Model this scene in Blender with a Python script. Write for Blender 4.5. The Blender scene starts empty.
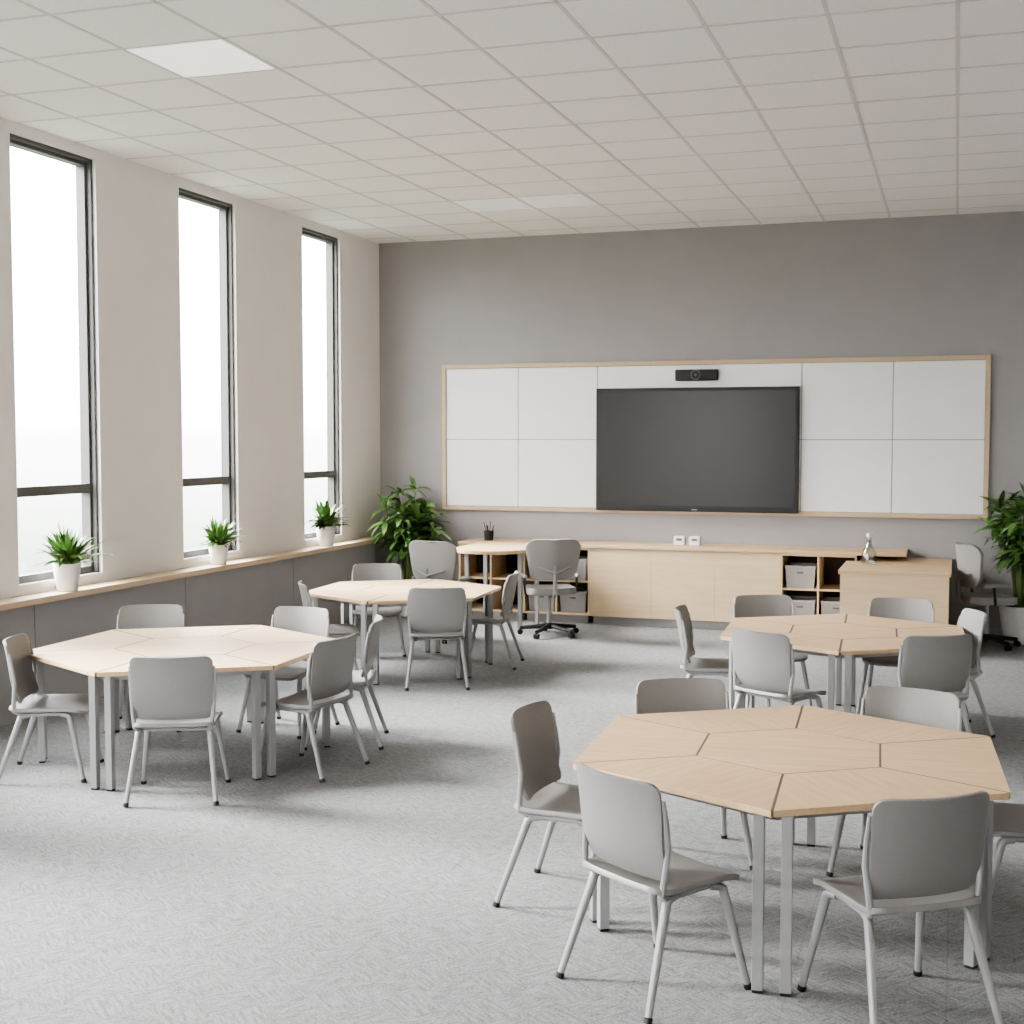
import bpy, math, random
from mathutils import Vector, Matrix
random.seed(7)
C=bpy.context.scene.collection
XL=-6.85; XW=-7.0; YB=15.6; HC=4.65; XR=4.2; YF=-3.0; WT=.16

# ---------------------------------------------------------------- materials
def newmat(name):
    m=bpy.data.materials.new(name); m.use_nodes=True
    nt=m.node_tree; b=nt.nodes['Principled BSDF']
    return m,nt,b
def plain(name,col,rough=.6,metal=0.,noise=.04,scale=30,bump=0.0,spec=.5):
    m,nt,b=newmat(name)
    b.inputs['Roughness'].default_value=rough; b.inputs['Metallic'].default_value=metal
    b.inputs['Specular IOR Level'].default_value=spec
    tc=nt.nodes.new('ShaderNodeTexCoord'); n=nt.nodes.new('ShaderNodeTexNoise'); n.inputs['Scale'].default_value=scale
    n.inputs['Detail'].default_value=3
    r=nt.nodes.new('ShaderNodeValToRGB')
    r.color_ramp.elements[0].position=.3; r.color_ramp.elements[1].position=.7
    r.color_ramp.elements[0].color=tuple(c*(1-noise) for c in col)+(1,)
    r.color_ramp.elements[1].color=tuple(min(1,c*(1+noise)) for c in col)+(1,)
    L=nt.links.new
    L(tc.outputs['Object'],n.inputs['Vector']); L(n.outputs['Fac'],r.inputs['Fac']); L(r.outputs['Color'],b.inputs['Base Color'])
    if bump:
        bp=nt.nodes.new('ShaderNodeBump'); bp.inputs['Strength'].default_value=bump; bp.inputs['Distance'].default_value=.003
        L(n.outputs['Fac'],bp.inputs['Height']); L(bp.outputs['Normal'],b.inputs['Normal'])
    return m
def wood(name,c1,c2,stretch=(1.2,14,14),rough=.5):
    m,nt,b=newmat(name); L=nt.links.new
    b.inputs['Roughness'].default_value=rough; b.inputs['Specular IOR Level'].default_value=.3
    tc=nt.nodes.new('ShaderNodeTexCoord'); mp=nt.nodes.new('ShaderNodeMapping'); mp.inputs['Scale'].default_value=stretch
    n=nt.nodes.new('ShaderNodeTexNoise'); n.inputs['Scale'].default_value=1.6; n.inputs['Detail'].default_value=6; n.inputs['Distortion'].default_value=.6
    n2=nt.nodes.new('ShaderNodeTexNoise'); n2.inputs['Scale'].default_value=9; n2.inputs['Detail'].default_value=2
    mx=nt.nodes.new('ShaderNodeMath'); mx.operation='MULTIPLY_ADD'; mx.inputs[1].default_value=.35
    r=nt.nodes.new('ShaderNodeValToRGB'); r.color_ramp.elements[0].position=.35; r.color_ramp.elements[1].position=.85
    r.color_ramp.elements[0].color=c2+(1,); r.color_ramp.elements[1].color=c1+(1,)
    L(tc.outputs['Object'],mp.inputs['Vector']); L(mp.outputs[0],n.inputs['Vector']); L(mp.outputs[0],n2.inputs['Vector'])
    L(n2.outputs['Fac'],mx.inputs[0]); L(n.outputs['Fac'],mx.inputs[2]); L(mx.outputs[0],r.inputs['Fac']); L(r.outputs['Color'],b.inputs['Base Color'])
    return m
M={}
M['wood']=wood('maple_laminate',(.62,.455,.28),(.50,.345,.20))
M['wood_v']=wood('maple_panel',(.66,.51,.335),(.57,.425,.26),stretch=(1.0,8,10))
M['wood_sill']=wood('maple_sill',(.68,.54,.38),(.60,.46,.30),stretch=(10,1.0,10))
M['wood_edge']=plain('maple_edge',(.56,.43,.285),.5,noise=.05)
M['wood_gap']=plain('table_joint',(.13,.09,.06),.8,noise=.05)
M['plastic']=plain('grey_plastic',(.236,.228,.222),.42,noise=.02,scale=60)
M['metal']=plain('light_grey_steel',(.33,.33,.33),.4,metal=.2,noise=.02)
M['black']=plain('black_plastic',(.007,.007,.008),.5)
M['wall']=plain('painted_wall',(.81,.79,.785),.85,noise=.012,scale=4)
M['wallgrey']=plain('grey_paint',(.345,.333,.335),.85,noise=.02,scale=3)
M['lower']=plain('grey_wall_panel',(.36,.352,.352),.7,noise=.02,scale=3)
M['seam']=plain('dark_seam',(.09,.09,.09),.8)
M['tile']=plain('ceiling_tile',(.90,.885,.885),.9,noise=.025,scale=40)
M['grid']=plain('ceiling_grid',(.68,.67,.67),.6)
M['board']=plain('white_board',(.86,.855,.855),.3,noise=.006,scale=3)
M['bin']=plain('grey_basket',(.34,.33,.325),.7,noise=.04)
M['slot']=plain('basket_slot',(.14,.135,.13),.7)
M['frame']=plain('dark_window_frame',(.10,.098,.096),.5)
M['pot']=plain('white_ceramic',(.78,.77,.76),.45,noise=.02)
M['soil']=plain('soil',(.05,.035,.025),.95,noise=.4,scale=60)
M['stem']=plain('stem',(.12,.16,.05),.7)
M['cushion']=plain('grey_upholstery',(.25,.237,.225),.85,noise=.06,scale=120)
M['white']=plain('white_plastic',(.75,.75,.74),.4)
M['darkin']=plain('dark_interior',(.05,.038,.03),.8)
def leafmat():
    m,nt,b=newmat('leaf'); L=nt.links.new
    tc=nt.nodes.new('ShaderNodeTexCoord'); n=nt.nodes.new('ShaderNodeTexNoise'); n.inputs['Scale'].default_value=9
    r=nt.nodes.new('ShaderNodeValToRGB'); r.color_ramp.elements[0].position=.3; r.color_ramp.elements[1].position=.75
    r.color_ramp.elements[0].color=(.05,.115,.028,1); r.color_ramp.elements[1].color=(.16,.29,.08,1)
    L(tc.outputs['Object'],n.inputs['Vector']); L(n.outputs['Fac'],r.inputs['Fac']); L(r.outputs['Color'],b.inputs['Base Color'])
    b.inputs['Roughness'].default_value=.4
    return m
M['leaf']=leafmat()
def screenmat():
    m,nt,b=newmat('screen_glass'); b.inputs['Base Color'].default_value=(.027,.0265,.026,1); b.inputs['Roughness'].default_value=.26
    b.inputs['Specular IOR Level'].default_value=.32
    return m
M['screen']=screenmat()
def glassmat(name,tint,mix):
    m,nt,b=newmat(name); L=nt.links.new
    out=nt.nodes['Material Output']
    t=nt.nodes.new('ShaderNodeBsdfTransparent'); t.inputs[0].default_value=tint+(1,)
    g=nt.nodes.new('ShaderNodeBsdfGlossy'); g.inputs['Roughness'].default_value=.05
    mx=nt.nodes.new('ShaderNodeMixShader'); mx.inputs[0].default_value=mix
    L(t.outputs[0],mx.inputs[1]); L(g.outputs[0],mx.inputs[2]); L(mx.outputs[0],out.inputs['Surface'])
    return m
M['glass']=glassmat('window_glass',(.97,.98,.98),.04)
M['cglass']=glassmat('clear_glass',(.88,.92,.92),.12)
def emis(name,col,s):
    m,nt,b=newmat(name); b.inputs['Emission Color'].default_value=col+(1,); b.inputs['Emission Strength'].default_value=s
    b.inputs['Base Color'].default_value=(.8,.8,.8,1); return m
M['panel']=emis('light_diffuser',(1,.98,.96),.8)
M['panel_dim']=emis('light_diffuser_dim',(1,.98,.95),.2)
def carpet():
    m,nt,b=newmat('loop_carpet'); L=nt.links.new
    b.inputs['Roughness'].default_value=.95; b.inputs['Specular IOR Level'].default_value=.1
    tc=nt.nodes.new('ShaderNodeTexCoord')
    rot=nt.nodes.new('ShaderNodeMapping'); rot.inputs['Rotation'].default_value=(0,0,math.radians(40))
    L(tc.outputs['Object'],rot.inputs['Vector'])
    ch=nt.nodes.new('ShaderNodeTexChecker'); ch.inputs['Scale'].default_value=5.0
    ch.inputs['Color1'].default_value=(0,0,0,1); ch.inputs['Color2'].default_value=(1,1,1,1)
    L(rot.outputs[0],ch.inputs['Vector'])
    outs=[]
    for sc in ((11,60,1),(60,11,1)):
        mp=nt.nodes.new('ShaderNodeMapping'); mp.inputs['Scale'].default_value=sc
        n=nt.nodes.new('ShaderNodeTexNoise'); n.inputs['Scale'].default_value=1; n.inputs['Detail'].default_value=3; n.inputs['Roughness'].default_value=.6
        L(rot.outputs[0],mp.inputs['Vector']); L(mp.outputs[0],n.inputs['Vector']); outs.append(n)
    mx=nt.nodes.new('ShaderNodeMix'); mx.data_type='FLOAT'
    L(ch.outputs['Fac'],mx.inputs[0]); L(outs[0].outputs['Fac'],mx.inputs[2]); L(outs[1].outputs['Fac'],mx.inputs[3])
    fn=nt.nodes.new('ShaderNodeTexNoise'); fn.inputs['Scale'].default_value=95; fn.inputs['Detail'].default_value=3
    L(tc.outputs['Object'],fn.inputs['Vector'])
    ad=nt.nodes.new('ShaderNodeMath'); ad.operation='MULTIPLY_ADD'; ad.inputs[1].default_value=.9
    L(fn.outputs['Fac'],ad.inputs[0]); L(mx.outputs[0],ad.inputs[2])
    mul=nt.nodes.new('ShaderNodeMath'); mul.operation='MULTIPLY'; mul.inputs[1].default_value=.81
    # faint darker seam lines between 0.5 m carpet tiles
    L(ad.outputs[0],mul.inputs[0])
    br=nt.nodes.new('ShaderNodeTexBrick'); br.offset=0; br.inputs['Scale'].default_value=1.0
    br.inputs['Brick Width'].default_value=.6; br.inputs['Row Height'].default_value=.6; br.inputs['Mortar Size'].default_value=.004
    br.inputs['Color1'].default_value=(1,1,1,1); br.inputs['Color2'].default_value=(.965,.965,.965,1); br.inputs['Mortar'].default_value=(.86,.86,.86,1)
    L(tc.outputs['Object'],br.inputs['Vector'])
    r=nt.nodes.new('ShaderNodeValToRGB')
    r.color_ramp.elements[0].position=.53; r.color_ramp.elements[0].color=(.14,.141,.144,1); r.color_ramp.elements[1].position=1.0; r.color_ramp.elements[1].color=(.34,.341,.346,1)
    L(mul.outputs[0],r.inputs['Fac'])
    mc=nt.nodes.new('ShaderNodeMix'); mc.data_type='RGBA'; mc.blend_type='MULTIPLY'; mc.inputs[0].default_value=1.0
    L(r.outputs['Color'],mc.inputs[6]); L(br.outputs['Color'],mc.inputs[7]); L(mc.outputs[2],b.inputs['Base Color'])
    bp=nt.nodes.new('ShaderNodeBump'); bp.inputs['Strength'].default_value=.5; bp.inputs['Distance'].default_value=.004
    L(ad.outputs[0],bp.inputs['Height']); L(bp.outputs['Normal'],b.inputs['Normal'])
    return m
M['carpet']=carpet()

# ---------------------------------------------------------------- mesh builder
class MB:
    def __init__(s): s.v=[];s.f=[];s.mi=[];s.mats=[]
    def m(s,name):
        if name not in s.mats: s.mats.append(name)
        return s.mats.index(name)
    def add(s,vs,fs,mat):
        o=len(s.v); s.v+= [tuple(v) for v in vs]; k=s.m(mat)
        for f in fs: s.f.append(tuple(i+o for i in f)); s.mi.append(k)
    def box(s,a,b,mat):
        x0,y0,z0=[min(a[i],b[i]) for i in range(3)]; x1,y1,z1=[max(a[i],b[i]) for i in range(3)]
        s.add([(x0,y0,z0),(x1,y0,z0),(x1,y1,z0),(x0,y1,z0),(x0,y0,z1),(x1,y0,z1),(x1,y1,z1),(x0,y1,z1)],
              [(0,3,2,1),(4,5,6,7),(0,1,5,4),(1,2,6,5),(2,3,7,6),(3,0,4,7)],mat)
    def prism(s,poly,z0,z1,mat):
        n=len(poly); vs=[(x,y,z0) for x,y in poly]+[(x,y,z1) for x,y in poly]
        fs=[tuple(range(n-1,-1,-1)),tuple(range(n,2*n))]+[(i,(i+1)%n,n+(i+1)%n,n+i) for i in range(n)]
        s.add(vs,fs,mat)
    def tube(s,pts,r,mat,seg=10,square=False):
        pts=[Vector(p) for p in pts]; n=len(pts)
        rs=r if isinstance(r,(list,tuple)) else [r]*n
        vs=[];fs=[]
        if square: seg=4
        t0=(pts[1]-pts[0]).normalized()
        ref=Vector((1,0,0)) if abs(t0.x)<.8 else Vector((0,1,0))
        nrm=(ref-t0*ref.dot(t0)).normalized()
        for i,p in enumerate(pts):
            if i==0: t=t0
            elif i==n-1: t=(pts[-1]-pts[-2]).normalized()
            else: t=((pts[i]-pts[i-1]).normalized()+(pts[i+1]-pts[i]).normalized()).normalized()
            nrm=(nrm-t*nrm.dot(t)).normalized(); bi=t.cross(nrm)
            for k in range(seg):
                a=2*math.pi*(k+(.5 if square else 0))/seg
                vs.append(p+(nrm*math.cos(a)+bi*math.sin(a))*rs[i]*(1.414 if square else 1))
        for i in range(n-1):
            for k in range(seg):
                a=i*seg+k;b=i*seg+(k+1)%seg
                fs.append((a,b,b+seg,a+seg))
        fs.append(tuple(range(seg-1,-1,-1))); fs.append(tuple((n-1)*seg+k for k in range(seg)))
        s.add(vs,fs,mat)
    def lathe(s,prof,mat,seg=28,c=(0,0,0)):
        vs=[];fs=[];n=len(prof)
        for r,z in prof:
            for k in range(seg):
                a=2*math.pi*k/seg; vs.append((c[0]+r*math.cos(a),c[1]+r*math.sin(a),c[2]+z))
        for i in range(n-1):
            for k in range(seg):
                a=i*seg+k;b=i*seg+(k+1)%seg; fs.append((a,b,b+seg,a+seg))
        fs.append(tuple(range(seg-1,-1,-1))); fs.append(tuple((n-1)*seg+k for k in range(seg)))
        s.add(vs,fs,mat)
    def obj(s,name,loc=(0,0,0),rot=0,parent=None,smooth=False,bevel=0,**kw):
        me=bpy.data.meshes.new(name); me.from_pydata(s.v,[],s.f)
        for n in s.mats: me.materials.append(M[n])
        me.polygons.foreach_set('material_index',s.mi)
        if smooth: me.polygons.foreach_set('use_smooth',[True]*len(me.polygons))
        me.update()
        if smooth and hasattr(me,'set_sharp_from_angle'): me.set_sharp_from_angle(angle=math.radians(40))
        o=bpy.data.objects.new(name,me); C.objects.link(o); o.location=loc; o.rotation_euler=(0,0,rot)
        if parent: o.parent=parent
        if bevel:
            b=o.modifiers.new('b','BEVEL'); b.width=bevel; b.segments=2; b.limit_method='ANGLE'; b.angle_limit=math.radians(50)
        for k,v in kw.items(): o[k]=v
        return o
def empty(name,loc,rot,label,category,**kw):
    o=bpy.data.objects.new(name,None); C.objects.link(o); o.location=loc; o.rotation_euler=(0,0,rot); o.empty_display_size=.1
    o['label']=label;o['category']=category
    for k,v in kw.items(): o[k]=v
    return o
def copy_thing(src,loc,rot,label=None):
    n=src.copy(); C.objects.link(n); n.location=loc; n.rotation_euler=(0,0,rot)
    if label: n['label']=label
    def rec(a,b):
        for ch in a.children:
            k=ch.copy(); C.objects.link(k); k.parent=b
            rec(ch,k)
    rec(src,n)
    return n
def shell(w,h,r,fn,mat,thick,nx=14,taper=None):
    """rounded-rectangle sheet; fn(x,y)->(X,Y,Z)"""
    ys=[]
    k=6
    for i in range(k): ys.append(-h/2+r*(1-math.cos(math.pi/2*i/k)))
    m=8
    for i in range(m+1): ys.append(-h/2+r+(h-2*r)*i/m)
    for i in range(k-1,-1,-1): ys.append(h/2-r*(1-math.cos(math.pi/2*i/k)))
    vs=[];fs=[]
    for y in ys:
        e=abs(y)-(h/2-r); hw=w/2
        if e>0: hw=w/2-r*(1-math.sqrt(max(0,1-(e/r)**2)))
        if taper: hw*=taper(y/h+.5)
        for i in range(nx+1):
            vs.append(fn(hw*(2*i/nx-1),y))
    for j in range(len(ys)-1):
        for i in range(nx):
            a=j*(nx+1)+i; fs.append((a,a+1,a+nx+2,a+nx+1))
    b=MB(); b.add(vs,fs,mat); return b
def solid(o,t,bev=.004):
    s=o.modifiers.new('s','SOLIDIFY'); s.thickness=t; s.offset=0
    if bev:
        b=o.modifiers.new('b','BEVEL'); b.width=bev; b.segments=2; b.limit_method='ANGLE'; b.angle_limit=math.radians(50)

# ---------------------------------------------------------------- room
b=MB(); b.box((XW-WT,YF,-.1),(XR,YB+.2,0),'carpet'); b.obj('floor',kind='structure')
b=MB(); b.box((XW-WT,YB,0),(XR,YB+.2,HC),'wallgrey'); b.obj('wall_back',kind='structure')
b=MB(); b.box((XR,YF,0),(XR+.2,YB+.2,HC),'wall'); b.obj('wall_right_unseen',kind='structure')  # unseen wall, put in to keep out flattening side light
b=MB(); b.box((-4.6,YF-.2,0),(XR+.2,YF,HC),'wall'); b.obj('wall_front_unseen',kind='structure')  # unseen, added to block light behind the camera; gap at left lets fill in
wins=[(-.55,.44),(4.04,5.05),(6.35,7.36),(8.66,9.74),(11.02,12.05),(13.51,14.47)]  # first three lie out of view, added for the light they let in
WZ0,WZ1=1.03,4.56
b=MB()
b.box((XW-WT,YF,0),(XW,YB,WZ0),'wall'); b.box((XW-WT,YF,WZ1),(XW,YB,HC),'wall')
y=YF
for a,c in wins+[(YB,YB)]:
    b.box((XW-WT,y,WZ0),(XW,a,WZ1),'wall'); y=c
b.obj('wall_left',kind='structure')
b=MB(); y0=YF
seams=[2.15*i+.05 for i in range(0,8)]+[YB]
for s_ in seams:
    if s_-y0>.1: b.box((XW,y0+.004,.0),(XL,s_-.004,.90),'lower')
    y0=s_
b.box((XW,YF,0),(XL-.012,YB,.89),'seam')
b.obj('trim_1',kind='structure',bevel=.002)
b=MB(); b.box((XW,YF,.895),(XL+.07,YB,.945),'wood_sill'); b.obj('trim_2',kind='structure',bevel=.004)
for i,(a,c) in enumerate(wins):
    b=MB(); x0,x1=XW-WT,XW-.07; t=.06
    b.box((x0,a,WZ0),(x1,a+t,WZ1),'frame'); b.box((x0,c-t,WZ0),(x1,c,WZ1),'frame')
    b.box((x0,a+t,WZ0),(x1,c-t,WZ0+t),'frame'); b.box((x0,a+t,WZ1-t),(x1,c-t,WZ1),'frame')
    b.box((x0,a+t,1.72),(x1,c-t,1.80),'frame')
    x2=x1+.04
    b.box((x1,c-.03,WZ0),(x2,c,WZ1),'frame'); b.box((x1,a,WZ0),(x2,a+.03,WZ1),'frame'); b.box((x1,a,WZ1-.03),(x2,c,WZ1),'frame')
    w=b.obj('window_%d'%(i+1),kind='structure',bevel=.003)
    g=MB(); g.box((x0+.01,a+t,WZ0+t),(x0+.016,c-t,WZ1-t),'glass'); g.obj('glass_pane',parent=w)
# ceiling
GX,GY=.715,.715
b=MB(); b.box((XW-WT,YF,HC),(XR+.2,YB+.2,HC+.1),'tile')
x=-.04-GX*9
while x<XR:
    b.box((x-.013,YF,HC-.004),(x+.013,YB,HC),'grid'); x+=GX
y=7.32+GY*11
while y>YF:
    b.box((XW,y-.012,HC-.004),(XR,y+.012,HC),'grid'); y-=GY
b.obj('ceiling',kind='structure')
for (x0,y0,n,mt) in [(-5.045,7.32,1,'panel'),(-5.045,7.32+8*GY,2,'panel_dim')]:
    for k in range(n):
        xa=x0+k*GX
        e=empty('ceiling_light_panel',(xa+GX/2,y0+GY/2,HC-.006),0,'flush square ceiling light panel glowing white in the tile grid','ceiling light',group='ceiling light panels')
        p=MB(); p.box((-GX/2+.02,-GY/2+.02,.0),(GX/2-.02,GY/2-.02,.0055),mt); p.obj('diffuser',parent=e)
b=MB(); b.box((XL,YB-.012,0),(XR,YB,.08),'lower'); b.obj('baseboard_back',kind='structure')

# ---------------------------------------------------------------- whiteboard, screen
bx0,bx1,bz0,bz1=-6.13,.34,1.29,3.10
wb=empty('whiteboard',((bx0+bx1)/2,YB,bz0),0,'wide white wall board with joined panels and pale wood frame','whiteboard')
cx=(bx0+bx1)/2
f=MB(); t=.05
f.box((bx0-cx,-.05,0),(bx0-cx+t,-.001,bz1-bz0),'wood_edge'); f.box((bx1-cx-t,-.05,0),(bx1-cx,-.001,bz1-bz0),'wood_edge')
f.box((bx0-cx+t,-.05,0),(bx1-cx-t,-.001,t),'wood_edge'); f.box((bx0-cx+t,-.05,bz1-bz0-t),(bx1-cx-t,-.001,bz1-bz0),'wood_edge')
f.obj('frame',parent=wb,bevel=.003)
cols=[bx0+t,-5.13,-4.12,-1.70,-.69,bx1-t]; zm=2.17
bk=MB(); bk.box((bx0-cx+t,-.012,t),(bx1-cx-t,-.001,bz1-bz0-t),'bin'); bk.obj('backing',parent=wb)
for i in range(5):
    for (za,zb) in ((bz0+t,zm),(zm,bz1-t)):
        p=MB(); p.box((cols[i]+.004-cx,-.03,za+.004-bz0),(cols[i+1]-.004-cx,-.012,zb-.004-bz0),'board'); p.obj('board_panel',parent=wb,bevel=.003)
tv=empty('wall_screen',(-2.92,YB-.03,1.32),0,'large flat black display screen mounted on the white board','television')
p=MB(); p.box((-1.20,-.07,0),(1.20,-.001,1.46),'black'); p.obj('bezel',parent=tv,bevel=.006)
p=MB(); p.box((-1.162,-.074,.064),(1.162,-.069,1.422),'screen'); p.obj('screen',parent=tv)
p=MB(); p.box((-.035,-.073,.018),(.035,-.069,.03),'metal'); p.obj('badge',parent=tv)
wc=empty('conference_camera',(-2.91,YB-.03,2.85),0,'small black video camera bar above the display screen','camera')
p=MB(); p.box((-.25,-.09,.01),(.25,-.001,.14),'black'); p.obj('body',parent=wc,bevel=.012)
p=MB(); p.tube([(0,-.088,.075),(0,-.115,.075)],.058,'slot',seg=24); p.tube([(0,-.114,.075),(0,-.119,.075)],.048,'black',seg=20); p.tube([(0,-.118,.075),(0,-.121,.075)],.014,'slot',seg=16); p.obj('lens',parent=wc,smooth=True)

# ---------------------------------------------------------------- long storage run
CY=15.0
top=MB(); top.box((-5.70,CY-.02,.90),(-.50,YB-.002,.94),'wood'); o=top.obj('worktop',bevel=.004,label='long pale maple worktop running over the low cabinets',category='worktop')
def open_unit(x0,x1,shelfz,divs,label):
    w=x1-x0; e=empty('open_shelf_unit',((x0+x1)/2,CY,0),0,label,'shelf')
    p=MB(); D=YB-CY-.014
    p.box((-w/2+.002,0,.10),(-w/2+.022,D,.899),'wood_v'); p.box((w/2-.022,0,.10),(w/2-.002,D,.899),'wood_v')
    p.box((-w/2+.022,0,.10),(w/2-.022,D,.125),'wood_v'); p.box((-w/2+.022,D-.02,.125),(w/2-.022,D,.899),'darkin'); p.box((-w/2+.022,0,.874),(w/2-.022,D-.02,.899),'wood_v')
    for dx in divs: p.box((dx-.01,0.002,.125),(dx+.01,D-.02,.874),'wood_v')
    p.obj('body',parent=e,bevel=.002)
    xs=[-w/2+.022]+divs+[w/2-.022]
    for i in range(len(xs)-1):
        q=MB(); q.box((xs[i]+(.01 if i else 0),.01,shelfz),(xs[i+1]-(.01 if i<len(xs)-2 else 0),D-.021,shelfz+.02),'wood_v'); q.obj('shelf',parent=e)
    k=MB(); k.box((-w/2+.03,.06,0),(w/2-.03,D,.10),'lower'); k.obj('plinth',parent=e)
    return e
open_unit(-5.70,-4.88,.49,[0.0],'open maple shelf unit beneath the worktop')
open_unit(-4.88,-4.06,.49,[0.0],'open maple shelf unit holding grey baskets')
open_unit(-1.85,-1.02,.49,[0.0],'open maple shelf unit with grey baskets in its cubbies')
x0,x1=-4.06,-1.85
e=empty('storage_cabinet',((x0+x1)/2,CY,0),0,'low pale maple cabinet with flat handleless doors','cabinet')
p=MB(); w=x1-x0; p.box((-w/2+.002,.022,.10),(w/2-.002,.58,.899),'wood_v'); p.obj('body',parent=e)
k=MB(); k.box((-w/2+.03,.06,0),(w/2-.03,.58,.10),'lower'); k.obj('plinth',parent=e)
for i in range(3):
    p=MB(); dw=w/3; p.box((-w/2+i*dw+.001,0,.10),(-w/2+(i+1)*dw-.001,.021,.895),'wood_v'); p.obj('door',parent=e)
# baskets
def basket(loc,w=.33,h=.25,d=.42):
    e=empty('storage_basket',loc,0,'grey storage basket with a handle slot in the cubby','basket',group='baskets in the cubbies')
    p=MB(); t=.012; wb_,wt=w/2-.015,w/2
    outer_b=[(-wb_,.01),(wb_,.01),(wb_,d-.01),(-wb_,d-.01)]; outer_t=[(-wt,0),(wt,0),(wt,d),(-wt,d)]
    inner_b=[(-wb_+t,.01+t),(wb_-t,.01+t),(wb_-t,d-.01-t),(-wb_+t,d-.01-t)]; inner_t=[(-wt+t,t),(wt-t,t),(wt-t,d-t),(-wt+t,d-t)]
    vs=[(x,y,0) for x,y in outer_b]+[(x,y,h) for x,y in outer_t]+[(x,y,t) for x,y in inner_b]+[(x,y,h) for x,y in inner_t]
    fs=[(3,2,1,0)]+[(i,(i+1)%4,4+(i+1)%4,4+i) for i in range(4)]+[(4+i,4+(i+1)%4,12+(i+1)%4,12+i) for i in range(4)]+[(12+i,12+(i+1)%4,8+(i+1)%4,8+i) for i in range(4)]+[(8,9,10,11)]
    p.add(vs,fs,'bin'); p.box((-wt-.004,-.006,h-.03),(wt+.004,0.004,h+.002),'bin'); p.obj('body',parent=e,bevel=.004)
    hd=MB(); hd.box((-.035,-.001,h*.66),(.035,.006,h*.66+.02),'slot'); hd.obj('handle',parent=e,bevel=.003)
    return e
bk0=basket((-4.665,CY+.04,.126))
for l in [(-4.275,.126),(-4.665,.511),(-4.275,.511),(-1.635,.126),(-1.635,.511),(-1.24,.126)]:
    copy_thing(bk0,(l[0],CY+.04,l[1]),0)
# left peninsula desk
dk=empty('peninsula_desk',(-4.98,14.4,0),0,'rounded pale maple desk extending from the low cabinets','desk')
poly=[(-.44,.578),(-.44,-.15)]
for i in range(13):
    a=math.pi+math.pi*i/12; poly.append((.44*math.cos(a),-.18+.44*math.sin(a)))
poly+=[(.44,-.15),(.44,.578)]
p=MB(); p.prism(poly,.90,.94,'wood'); p.obj('desk_top',parent=dk,bevel=.004)
for (lx,ly) in [(-.32,-.18),(.32,-.18),(-.32,.45),(.32,.45)]:
    p=MB(); p.box((lx-.022,ly-.022,0),(lx+.022,ly+.022,.90),'metal'); p.obj('leg',parent=dk)
# right desk
rd=empty('teacher_desk',(-.60,14.45,0),0,'boxy pale maple desk with solid front panel','desk')
p=MB(); p.box((-.53,-.55,.80),(.57,.529,.84),'wood'); p.box((-.40,.5,.80),(.57,1.14,.84),'wood'); p.obj('desk_top',parent=rd)
p=MB(); p.box((-.51,-.53,.10),(.55,-.50,.80),'wood_v'); p.obj('front_panel',parent=rd)
for s_ in (-1,1):
    p=MB(); p.box((s_*(.55 if s_>0 else .51),-.5,.10),(s_*(.52 if s_>0 else .48),(.52 if s_<0 else 1.12),.80),'wood_v'); p.obj('side_panel',parent=rd)
p=MB(); p.box((-.36,-.46,0),(.5,1.1,.10),'lower'); p.obj('plinth',parent=rd)

# ---------------------------------------------------------------- small things
def pencil_cup(loc):
    e=empty('pencil_cup',loc,0,'dark cup full of pencils on the worktop','pencil cup')
    p=MB(); p.lathe([(.055,0),(.06,.12),(.054,.12),(.05,.01)],'black'); p.obj('cup',parent=e,smooth=True)
    for i in range(8):
        a=i*.8; r=.03; p=MB(); d=Vector((math.cos(a)*.25,math.sin(a)*.25,1)).normalized()
        s0=Vector((math.cos(a)*r*.6,math.sin(a)*r*.6,.012)); L_=.17+.02*(i%3)
        p.tube([s0,s0+d*L_,s0+d*(L_+.015)],[.006,.006,.001],['black','wood_edge','seam'][i%3],seg=6); p.obj('pencil',parent=e)
pencil_cup((-5.40,15.25,.94))
def dispenser(x,w):
    e=empty('desk_organizer',(x,15.25,.94),0,'small white box with a dark opening on the worktop','box',group='small white boxes')
    p=MB(); p.box((-w/2,-.05,0),(w/2,.05,.11),'white'); p.obj('body',parent=e,bevel=.012)
    p=MB(); p.box((-w/4,-.052,.055),(w/4,-.049,.085),'slot'); p.obj('slot',parent=e)
dispenser(-3.04,.13); dispenser(-2.86,.13)
e=empty('glass_bottle',(-.87,14.62,.84),0,'clear glass water bottle with a stopper on the desk','bottle')
p=MB(); p.lathe([(.075,0),(.08,.02),(.078,.12),(.06,.17),(.03,.215),(.027,.27),(.036,.29),(.03,.29),(.021,.27),(.024,.215),(.053,.168),(.07,.12),(.071,.02),(.0001,.012)],'cglass'); p.obj('bottle_body',parent=e,smooth=True)
p=MB(); p.lathe([(.0001,.262),(.019,.262),(.02,.29),(.03,.295),(.03,.33),(.0001,.34)],'pot'); p.obj('stopper',parent=e,smooth=True)

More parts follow.
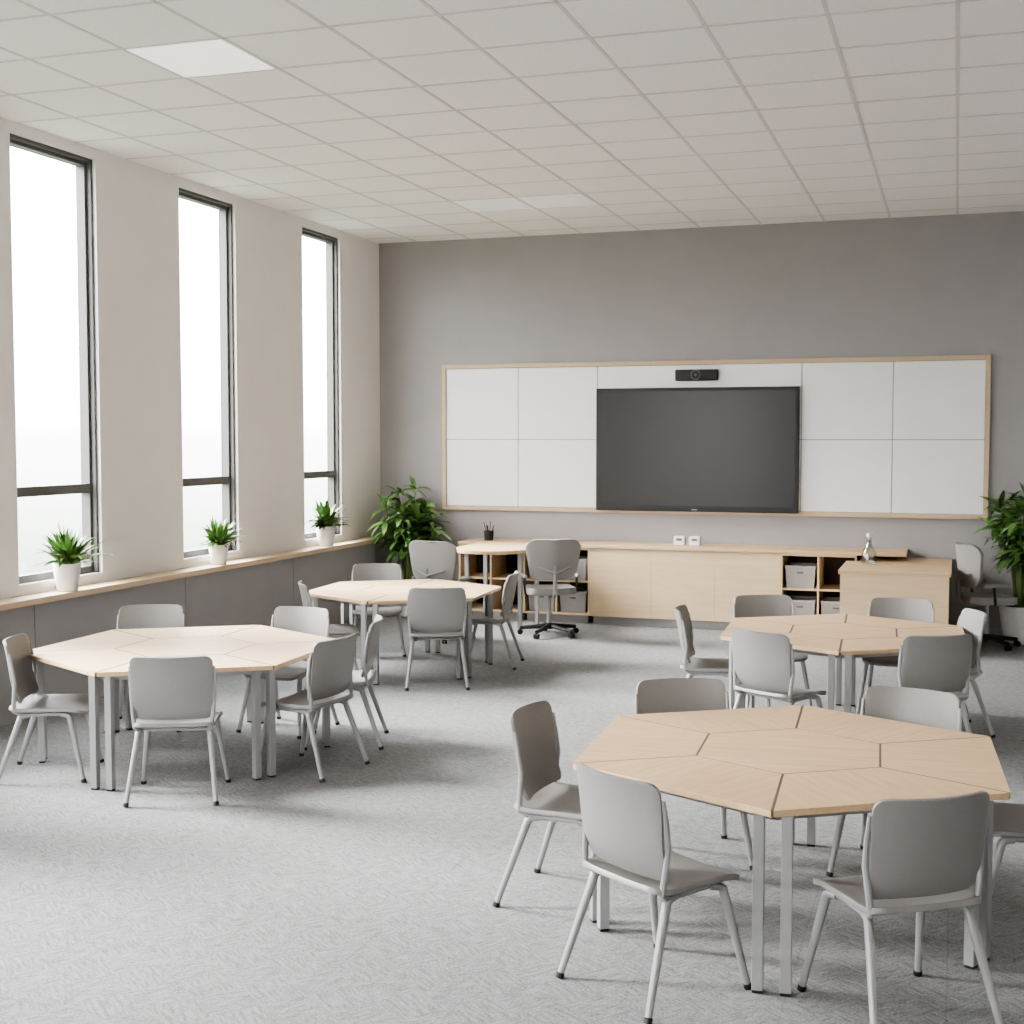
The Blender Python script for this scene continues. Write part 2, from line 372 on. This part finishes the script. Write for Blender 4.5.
# ---------------------------------------------------------------- plants
def leaf(bld,base,d,length,width,droop,mat='leaf',seg=6,xmin=-9,ymax=9,zmin=-9):
    d=Vector(d).normalized(); up=Vector((0,0,1)); side=d.cross(up)
    if side.length<.05: side=Vector((1,0,0))
    side.normalize(); side=(Matrix.Rotation(random.uniform(-.5,.5),3,d)@side)
    vs=[];p=Vector(base);dd=d.copy()
    for i in range(seg+1):
        t=i/seg; w=width*math.sin(math.pi*min(1,t*.93+.05))**.8*(1-.25*t)/2
        nr=side.cross(dd).normalized()
        vs+= [p-side*w+nr*w*.25, p.copy(), p+side*w+nr*w*.25]
        dd=(dd+Vector((0,0,-droop/seg))).normalized(); p=p+dd*(length/seg)
    if min(v.x for v in vs)<xmin or max(v.y for v in vs)>ymax or min(v.z for v in vs)<zmin: return False
    fs=[]
    for i in range(seg):
        a=i*3; fs+=[(a,a+1,a+4,a+3),(a+1,a+2,a+5,a+4)]
    bld.add(vs,fs,mat); return True
def small_plant(loc,sc,label,seed,fs=1.0):
    random.seed(seed)
    e=empty('potted_plant',loc,0,label,'potted plant',group='sill plants')
    p=MB(); p.lathe([(.075*sc,0),(.085*sc,.01),(.115*sc,.225*sc),(.107*sc,.225*sc),(.098*sc,.20*sc)],'pot'); p.obj('pot',parent=e,smooth=True)
    p=MB(); p.lathe([(.09*sc,.18*sc),(.10*sc,.205*sc)],'soil'); p.obj('soil',parent=e)
    p=MB(); n=0
    while n<100:
        a=random.uniform(0,6.283); el=random.uniform(.25,1.5)
        d=(math.cos(a)*math.cos(el)*(.35 if math.cos(a)<0 else .8),math.sin(a)*math.cos(el),math.sin(el))
        r=random.uniform(0,.05)*sc
        if leaf(p,(math.cos(a)*r,math.sin(a)*r,.205*sc),d,random.uniform(.22,.35)*sc*fs,.054*sc,random.uniform(.6,1.5),seg=7,xmin=-.11,zmin=.19*sc): n+=1
    p.obj('foliage',parent=e,smooth=True)
small_plant((-6.88,9.10,.945),1.0,'spiky green plant in a white pot on the window sill',1,1.05)
small_plant((-6.88,11.45,.945),.88,'small spiky green plant in a white pot on the sill',2)
small_plant((-6.88,13.80,.945),1.02,'bushy green plant in a white pot on the sill',3)
def big_plant(loc,H,label,seed,rad=.38,xmin=-9,ymax=9,ps=1.0):
    random.seed(seed)
    e=empty('potted_tree',loc,0,label,'potted plant',group='floor plants')
    p=MB(); p.lathe([(.13*ps,0),(.155*ps,.01),(.20*ps,.40),(.188*ps,.40),(.18*ps,.37)],'pot'); p.obj('pot',parent=e,smooth=True)
    p=MB(); p.lathe([(.17*ps,.35),(.181*ps,.375)],'soil'); p.obj('soil',parent=e)
    st=MB(); fo=MB()
    for i in range(20):
        a=i*2.4; rr=random.uniform(.15,1)*rad*.72; h=random.uniform(.58,.90)*H
        b0=Vector((math.cos(a)*.05,math.sin(a)*.05,.37)); tip=Vector((max(xmin+.02,math.cos(a)*rr),min(ymax-.02,math.sin(a)*rr),h))
        mid=(b0+tip)/2+Vector((-math.cos(a)*.05,-math.sin(a)*.05,.06))
        st.tube([b0,mid,tip],[.012,.009,.004],'stem',seg=6)
        for t in [.55,.72,.87,1.0]:
            q=b0.lerp(mid,t*2) if t<.5 else mid.lerp(tip,t*2-1)
            nl=4 if t<1 else 9
            for k in range(nl):
                aa=a+random.uniform(-2.2,2.2); el=random.uniform(-.1,.9)
                if t==1.0: el=random.uniform(0,1.2); aa=k*6.283/nl+a
                leaf(fo,q,(math.cos(aa)*math.cos(el),math.sin(aa)*math.cos(el),math.sin(el)),random.uniform(.20,.30),random.uniform(.065,.095),random.uniform(.6,1.6),xmin=xmin,ymax=ymax)
    st.obj('stems',parent=e,smooth=True); fo.obj('foliage',parent=e,smooth=True)
big_plant((-6.38,15.06,0),1.72,'leafy green floor plant in a white pot in the corner',11,.56,xmin=-.46,ymax=.46)
big_plant((.68,15.14,0),1.72,'leafy green floor plant in a round white pot by the wall',12,.58,ymax=.40,ps=1.12)

# ---------------------------------------------------------------- student chair
def make_chair(loc,rot):
    e=empty('student_chair',loc,rot,'grey plastic stacking chair with splayed light steel legs','chair',group='student chairs')
    def sf(x,y):
        z=.455-.012*math.cos(math.pi*y/.44)*math.cos(math.pi*x/.48)
        if y>.12: z-=.9*(y-.12)**2*2.2
        if y<-.14: z+=2.0*(y+.14)**2
        return (x,y+.01,z+.02*(abs(x)/.22)**3*.4)
    s_=shell(.485,.475,.06,sf,'plastic',.02); o=s_.obj('seat',parent=e,smooth=True); solid(o,.024,.007)
    def bf(x,y):
        t=y/.40+.5
        z=.503+.392*t
        Y=-.212-.065*t-.05*max(0,t-.7)**1.5+.035*max(0,1-t*2.4)**2+.05*((x/.22)**2)*(.6+.4*t)
        return (x,Y,z)
    s_=shell(.486,.40,.045,bf,'plastic',.018,taper=lambda t:.95+.05*min(1,t*1.3)); o=s_.obj('backrest',parent=e,smooth=True); solid(o,.017,.005)
    for sx in (-1,1):
        p=MB(); p.tube([(sx*.19,.15,.432),(sx*.200,-.06,.430),(sx*.213,-.15,.433),(sx*.227,-.190,.458),(sx*.236,-.185,.53),(sx*.246,-.175,.64),(sx*.249,-.19,.74),(sx*.248,-.205,.83)],[.013,.013,.0135,.0135,.013,.012,.011,.008],'metal',seg=8); p.obj('side_rail',parent=e,smooth=True)
    p=MB(); p.tube([(-.19,.10,.427),(.19,.10,.427)],.009,'metal',seg=8); p.tube([(-.198,-.12,.427),(.198,-.12,.427)],.009,'metal',seg=8); p.obj('cross_bar',parent=e,smooth=True)
    for sx in (-1,1):
        for sy in (-1,1):
            fx,fy=sx*.264,(.242 if sy>0 else -.290)
            tx,ty=sx*.216,(.155 if sy>0 else -.16)
            p=MB(); T=Vector((tx,ty,.395)); F=Vector((fx,fy,.02))
            p.tube([(tx*.93,ty*.62,.428),(tx*.97,ty*.86,.426),(tx*.99,ty*.96,.415),T,F],[.015,.018,.0195,.0195,.0145],'metal',seg=10)
            d=(F-T).normalized()
            p.tube([F-d*.004,F+d*.018],[.0175,.0175],'black',seg=10)
            p.obj('leg',parent=e,smooth=True)
    return e
chairs=[ # x,y,facing degrees
(-1.70,6.02,-4),(-1.11,5.17,55),(-.19,5.22,125),(.36,6.36,182),(-1.29,6.80,-65),(-.25,6.88,-104),
(-1.74,10.02,6),(-1.13,9.17,60),(-.20,9.37,118),(-.07,10.40,198),(-1.40,10.78,-65),(-.42,10.88,-95),
(-5.57,7.20,24),(-4.52,7.03,113),(-4.05,7.84,172),(-4.17,8.62,200),(-5.81,8.62,-66),(-4.75,8.85,-95),
(-5.34,10.80,28),(-5.55,12.28,-65),(-4.35,10.9,112),(-4.26,12.02,190)]
c0=None
for (x,y,f) in chairs:
    r=math.radians(f-90)
    if c0 is None: c0=make_chair((x,y,0),r)
    else: copy_thing(c0,(x,y,0),r)

# ---------------------------------------------------------------- hex tables
def hex_table(loc,R,rot,label,g=.0045):
    e=empty('hexagonal_table',loc,rot,label,'table',group='hexagonal tables')
    Z0,Z1=.722,.75; ri=R*.44
    def pt(r,a): return Vector((r*math.cos(a),r*math.sin(a)))
    for k in range(6):
        A=pt(R,-math.pi/6);B=pt(R,math.pi/6);b_=pt(ri,math.pi/6);a_=pt(ri,-math.pi/6)
        sh=lambda v,dx,dy:(v.x+dx,v.y+dy)
        poly=[sh(A,0,g*1.2),sh(B,0,-g*1.2),sh(b_,g,-g*.6),sh(a_,g,g*.6)]
        p=MB(); p.prism(poly,Z0,Z1,'wood')
        o=p.obj('table_top',parent=e,bevel=.002); o.rotation_euler=(0,0,math.pi/3*k)
    p=MB(); p.prism([tuple(pt(ri-g,math.pi/6+math.pi/3*i)) for i in range(6)],Z0,Z1,'wood'); p.obj('table_top',parent=e,bevel=.002)
    p=MB()
    zt=.7490; hw=g+.001
    for k in range(6):
        a=math.pi/6+math.pi/3*k
        u=pt(1,a); n=Vector((-u.y,u.x))*hw; q0=u*ri; q1=u*(R-.012)
        p.prism([tuple(q0-n),tuple(q1-n),tuple(q1+n),tuple(q0+n)],Z0+.002,zt,'wood_gap')
        c0_=pt(ri,a); c1_=pt(ri,a+math.pi/3); dd=(c1_-c0_).normalized(); n=Vector((-dd.y,dd.x))*hw
        p.prism([tuple(c0_-n),tuple(c1_-n),tuple(c1_+n),tuple(c0_+n)],Z0+.002,zt-.0003,'wood_gap')
    p.obj('joint_strip',parent=e)
    p=MB()
    for k in range(6):
        a=math.pi/6+math.pi/3*k; q0=pt(R-.12,a);q1=pt(R-.12,a+math.pi/3); p.tube([(q0.x,q0.y,.70),(q1.x,q1.y,.70)],.016,'metal',square=True)
        q2=pt(ri,a); p.tube([(q0.x,q0.y,.70),(q2.x,q2.y,.70)],.014,'metal',square=True)
    p.obj('under_frame',parent=e)
    for k in range(6):
        a=math.pi/6+math.pi/3*k
        ins=.065 if k in (1,4) else .13
        for s_ in (-1,1):
            c=pt(R-ins,a); tng=Vector((-math.sin(a),math.cos(a)))*s_*.055; q=c+tng
            p=MB(); w=.0225; p.box((-w,-w,0.012),(w,w,.721),'metal'); p.box((-w+.002,-w+.002,0),(w-.002,w-.002,.012),'black')
            p.obj('leg',parent=e,loc=(q.x,q.y,0),rot=a,bevel=.003)
    return e
hex_table((-.71,6.2,0),1.06,math.radians(3),'hexagonal pale maple table of wedge sections on steel legs',g=.005)
hex_table((-5.05,7.97,0),1.09,math.radians(2),'hexagonal pale maple table beside the window sill',g=.007)
hex_table((-4.98,11.62,0),.97,math.radians(4),'hexagonal pale maple table near the rounded desk',g=.009)
hex_table((-.78,10.17,0),1.0,math.radians(3),'hexagonal pale maple table before the boxy desk',g=.007)

# ---------------------------------------------------------------- office chairs
def office_chair(loc,rot):
    e=empty('office_chair',loc,rot,'grey swivel chair on a black five-star wheeled base','office chair',group='office chairs')
    def sf(x,y): return (x,y,.51-.015*math.cos(math.pi*y/.5)-( .5*(y-.1)**2 if y>.1 else 0)+.01*(abs(x)/.24)**2)
    o=shell(.53,.50,.11,sf,'cushion',.05).obj('seat',parent=e,smooth=True); solid(o,.075,.02)
    def bf(x,y):
        t=y/.46+.5; return (x,-.235-.06*t+.06*(x/.24)**2,.64+.45*t)
    o=shell(.61,.46,.12,bf,'cushion',.03,taper=lambda t:.78+.22*min(1,t*1.2)).obj('backrest',parent=e,smooth=True); solid(o,.045,.014)
    p=MB(); p.tube([(0,-.05,.455),(0,-.24,.455),(0,-.315,.50),(0,-.31,.62),(0,-.325,.80)],[.02,.022,.024,.024,.015],'cushion',seg=10)
    p.tube([(-.19,-.265,.78),(0,-.33,.72),(.19,-.265,.78)],.014,'cushion',seg=8); p.obj('back_support',parent=e,smooth=True)
    for sx in (-1,1):
        p=MB(); p.tube([(sx*.15,-.02,.46),(sx*.28,-.03,.47),(sx*.295,-.05,.60),(sx*.295,-.06,.66)],.014,'black',seg=8); p.tube([(sx*.295,-.16,.67),(sx*.295,.10,.67)],.02,'cushion',seg=8)
        p.obj('armrest',parent=e,smooth=True)
    p=MB(); p.lathe([(.03,.09),(.03,.26),(.018,.27),(.018,.44),(.09,.445),(.09,.465)],'metal'); p.obj('pole',parent=e,smooth=True)
    p=MB(); p.lathe([(.05,.075),(.05,.13),(.03,.14)],'black')
    for k in range(5):
        a=k*2*math.pi/5+.3; p.tube([(0,0,.11),(math.cos(a)*.33,math.sin(a)*.33,.075)],[.030,.020],'black',seg=8)
    p.obj('base',parent=e,smooth=True)
    for k in range(5):
        a=k*2*math.pi/5+.3; x,y=math.cos(a)*.33,math.sin(a)*.33
        p=MB(); t=Vector((-math.sin(a),math.cos(a),0))
        for s_ in (-1,1):
            c=Vector((x,y,.031)); p.tube([c+t*s_*.006,c+t*s_*.026],.030,'black',seg=14)
        p.tube([(x,y,.03),(x,y,.075)],.009,'black',seg=8); p.obj('caster',parent=e,smooth=True)
    return e
oc=office_chair((-4.26,14.05,0),math.radians(118-90))
copy_thing(oc,(-5.27,13.40,0),math.radians(78-90))
copy_thing(oc,(.33,14.72,0),math.radians(22-90))

# ---------------------------------------------------------------- light
W=bpy.data.worlds.new('World'); bpy.context.scene.world=W; W.use_nodes=True
nt=W.node_tree; bg=nt.nodes['Background']; L=nt.links.new
tc=nt.nodes.new('ShaderNodeTexCoord'); sp=nt.nodes.new('ShaderNodeSeparateXYZ'); r=nt.nodes.new('ShaderNodeValToRGB')
mr=nt.nodes.new('ShaderNodeMapRange'); mr.inputs['From Min'].default_value=-.2; mr.inputs['From Max'].default_value=.2
L(tc.outputs['Generated'],sp.inputs[0]); L(sp.outputs['Z'],mr.inputs['Value']); L(mr.outputs[0],r.inputs['Fac']); L(r.outputs['Color'],bg.inputs['Color'])
r.color_ramp.elements[0].position=.22; r.color_ramp.elements[0].color=(.085,.102,.08,1)
r.color_ramp.elements[1].position=.75; r.color_ramp.elements[1].color=(1,.985,.99,1)
el=r.color_ramp.elements.new(.50); el.color=(.28,.29,.28,1)
bg.inputs['Strength'].default_value=24.0
sd=bpy.data.lights.new('sun','SUN'); sd.energy=42; sd.angle=math.radians(32); sd.color=(1,.965,.94)
so=bpy.data.objects.new('sun',sd); C.objects.link(so)
d=Vector((1,.06,-.66)); so.rotation_euler=d.to_track_quat('-Z','Y').to_euler(); so.location=(-12,6,8)

cd=bpy.data.cameras.new('camera'); cd.sensor_width=36; cd.lens=1328/1024*36; cd.clip_end=200
co=bpy.data.objects.new('camera',cd); C.objects.link(co); co.location=(0,0,2.2)
co.rotation_euler=(math.radians(90)-math.atan(75/1328),0,math.radians(18.5))
bpy.context.scene.camera=co
bpy.context.scene.view_settings.view_transform='AgX'
bpy.context.scene.view_settings.look='AgX - Medium High Contrast'
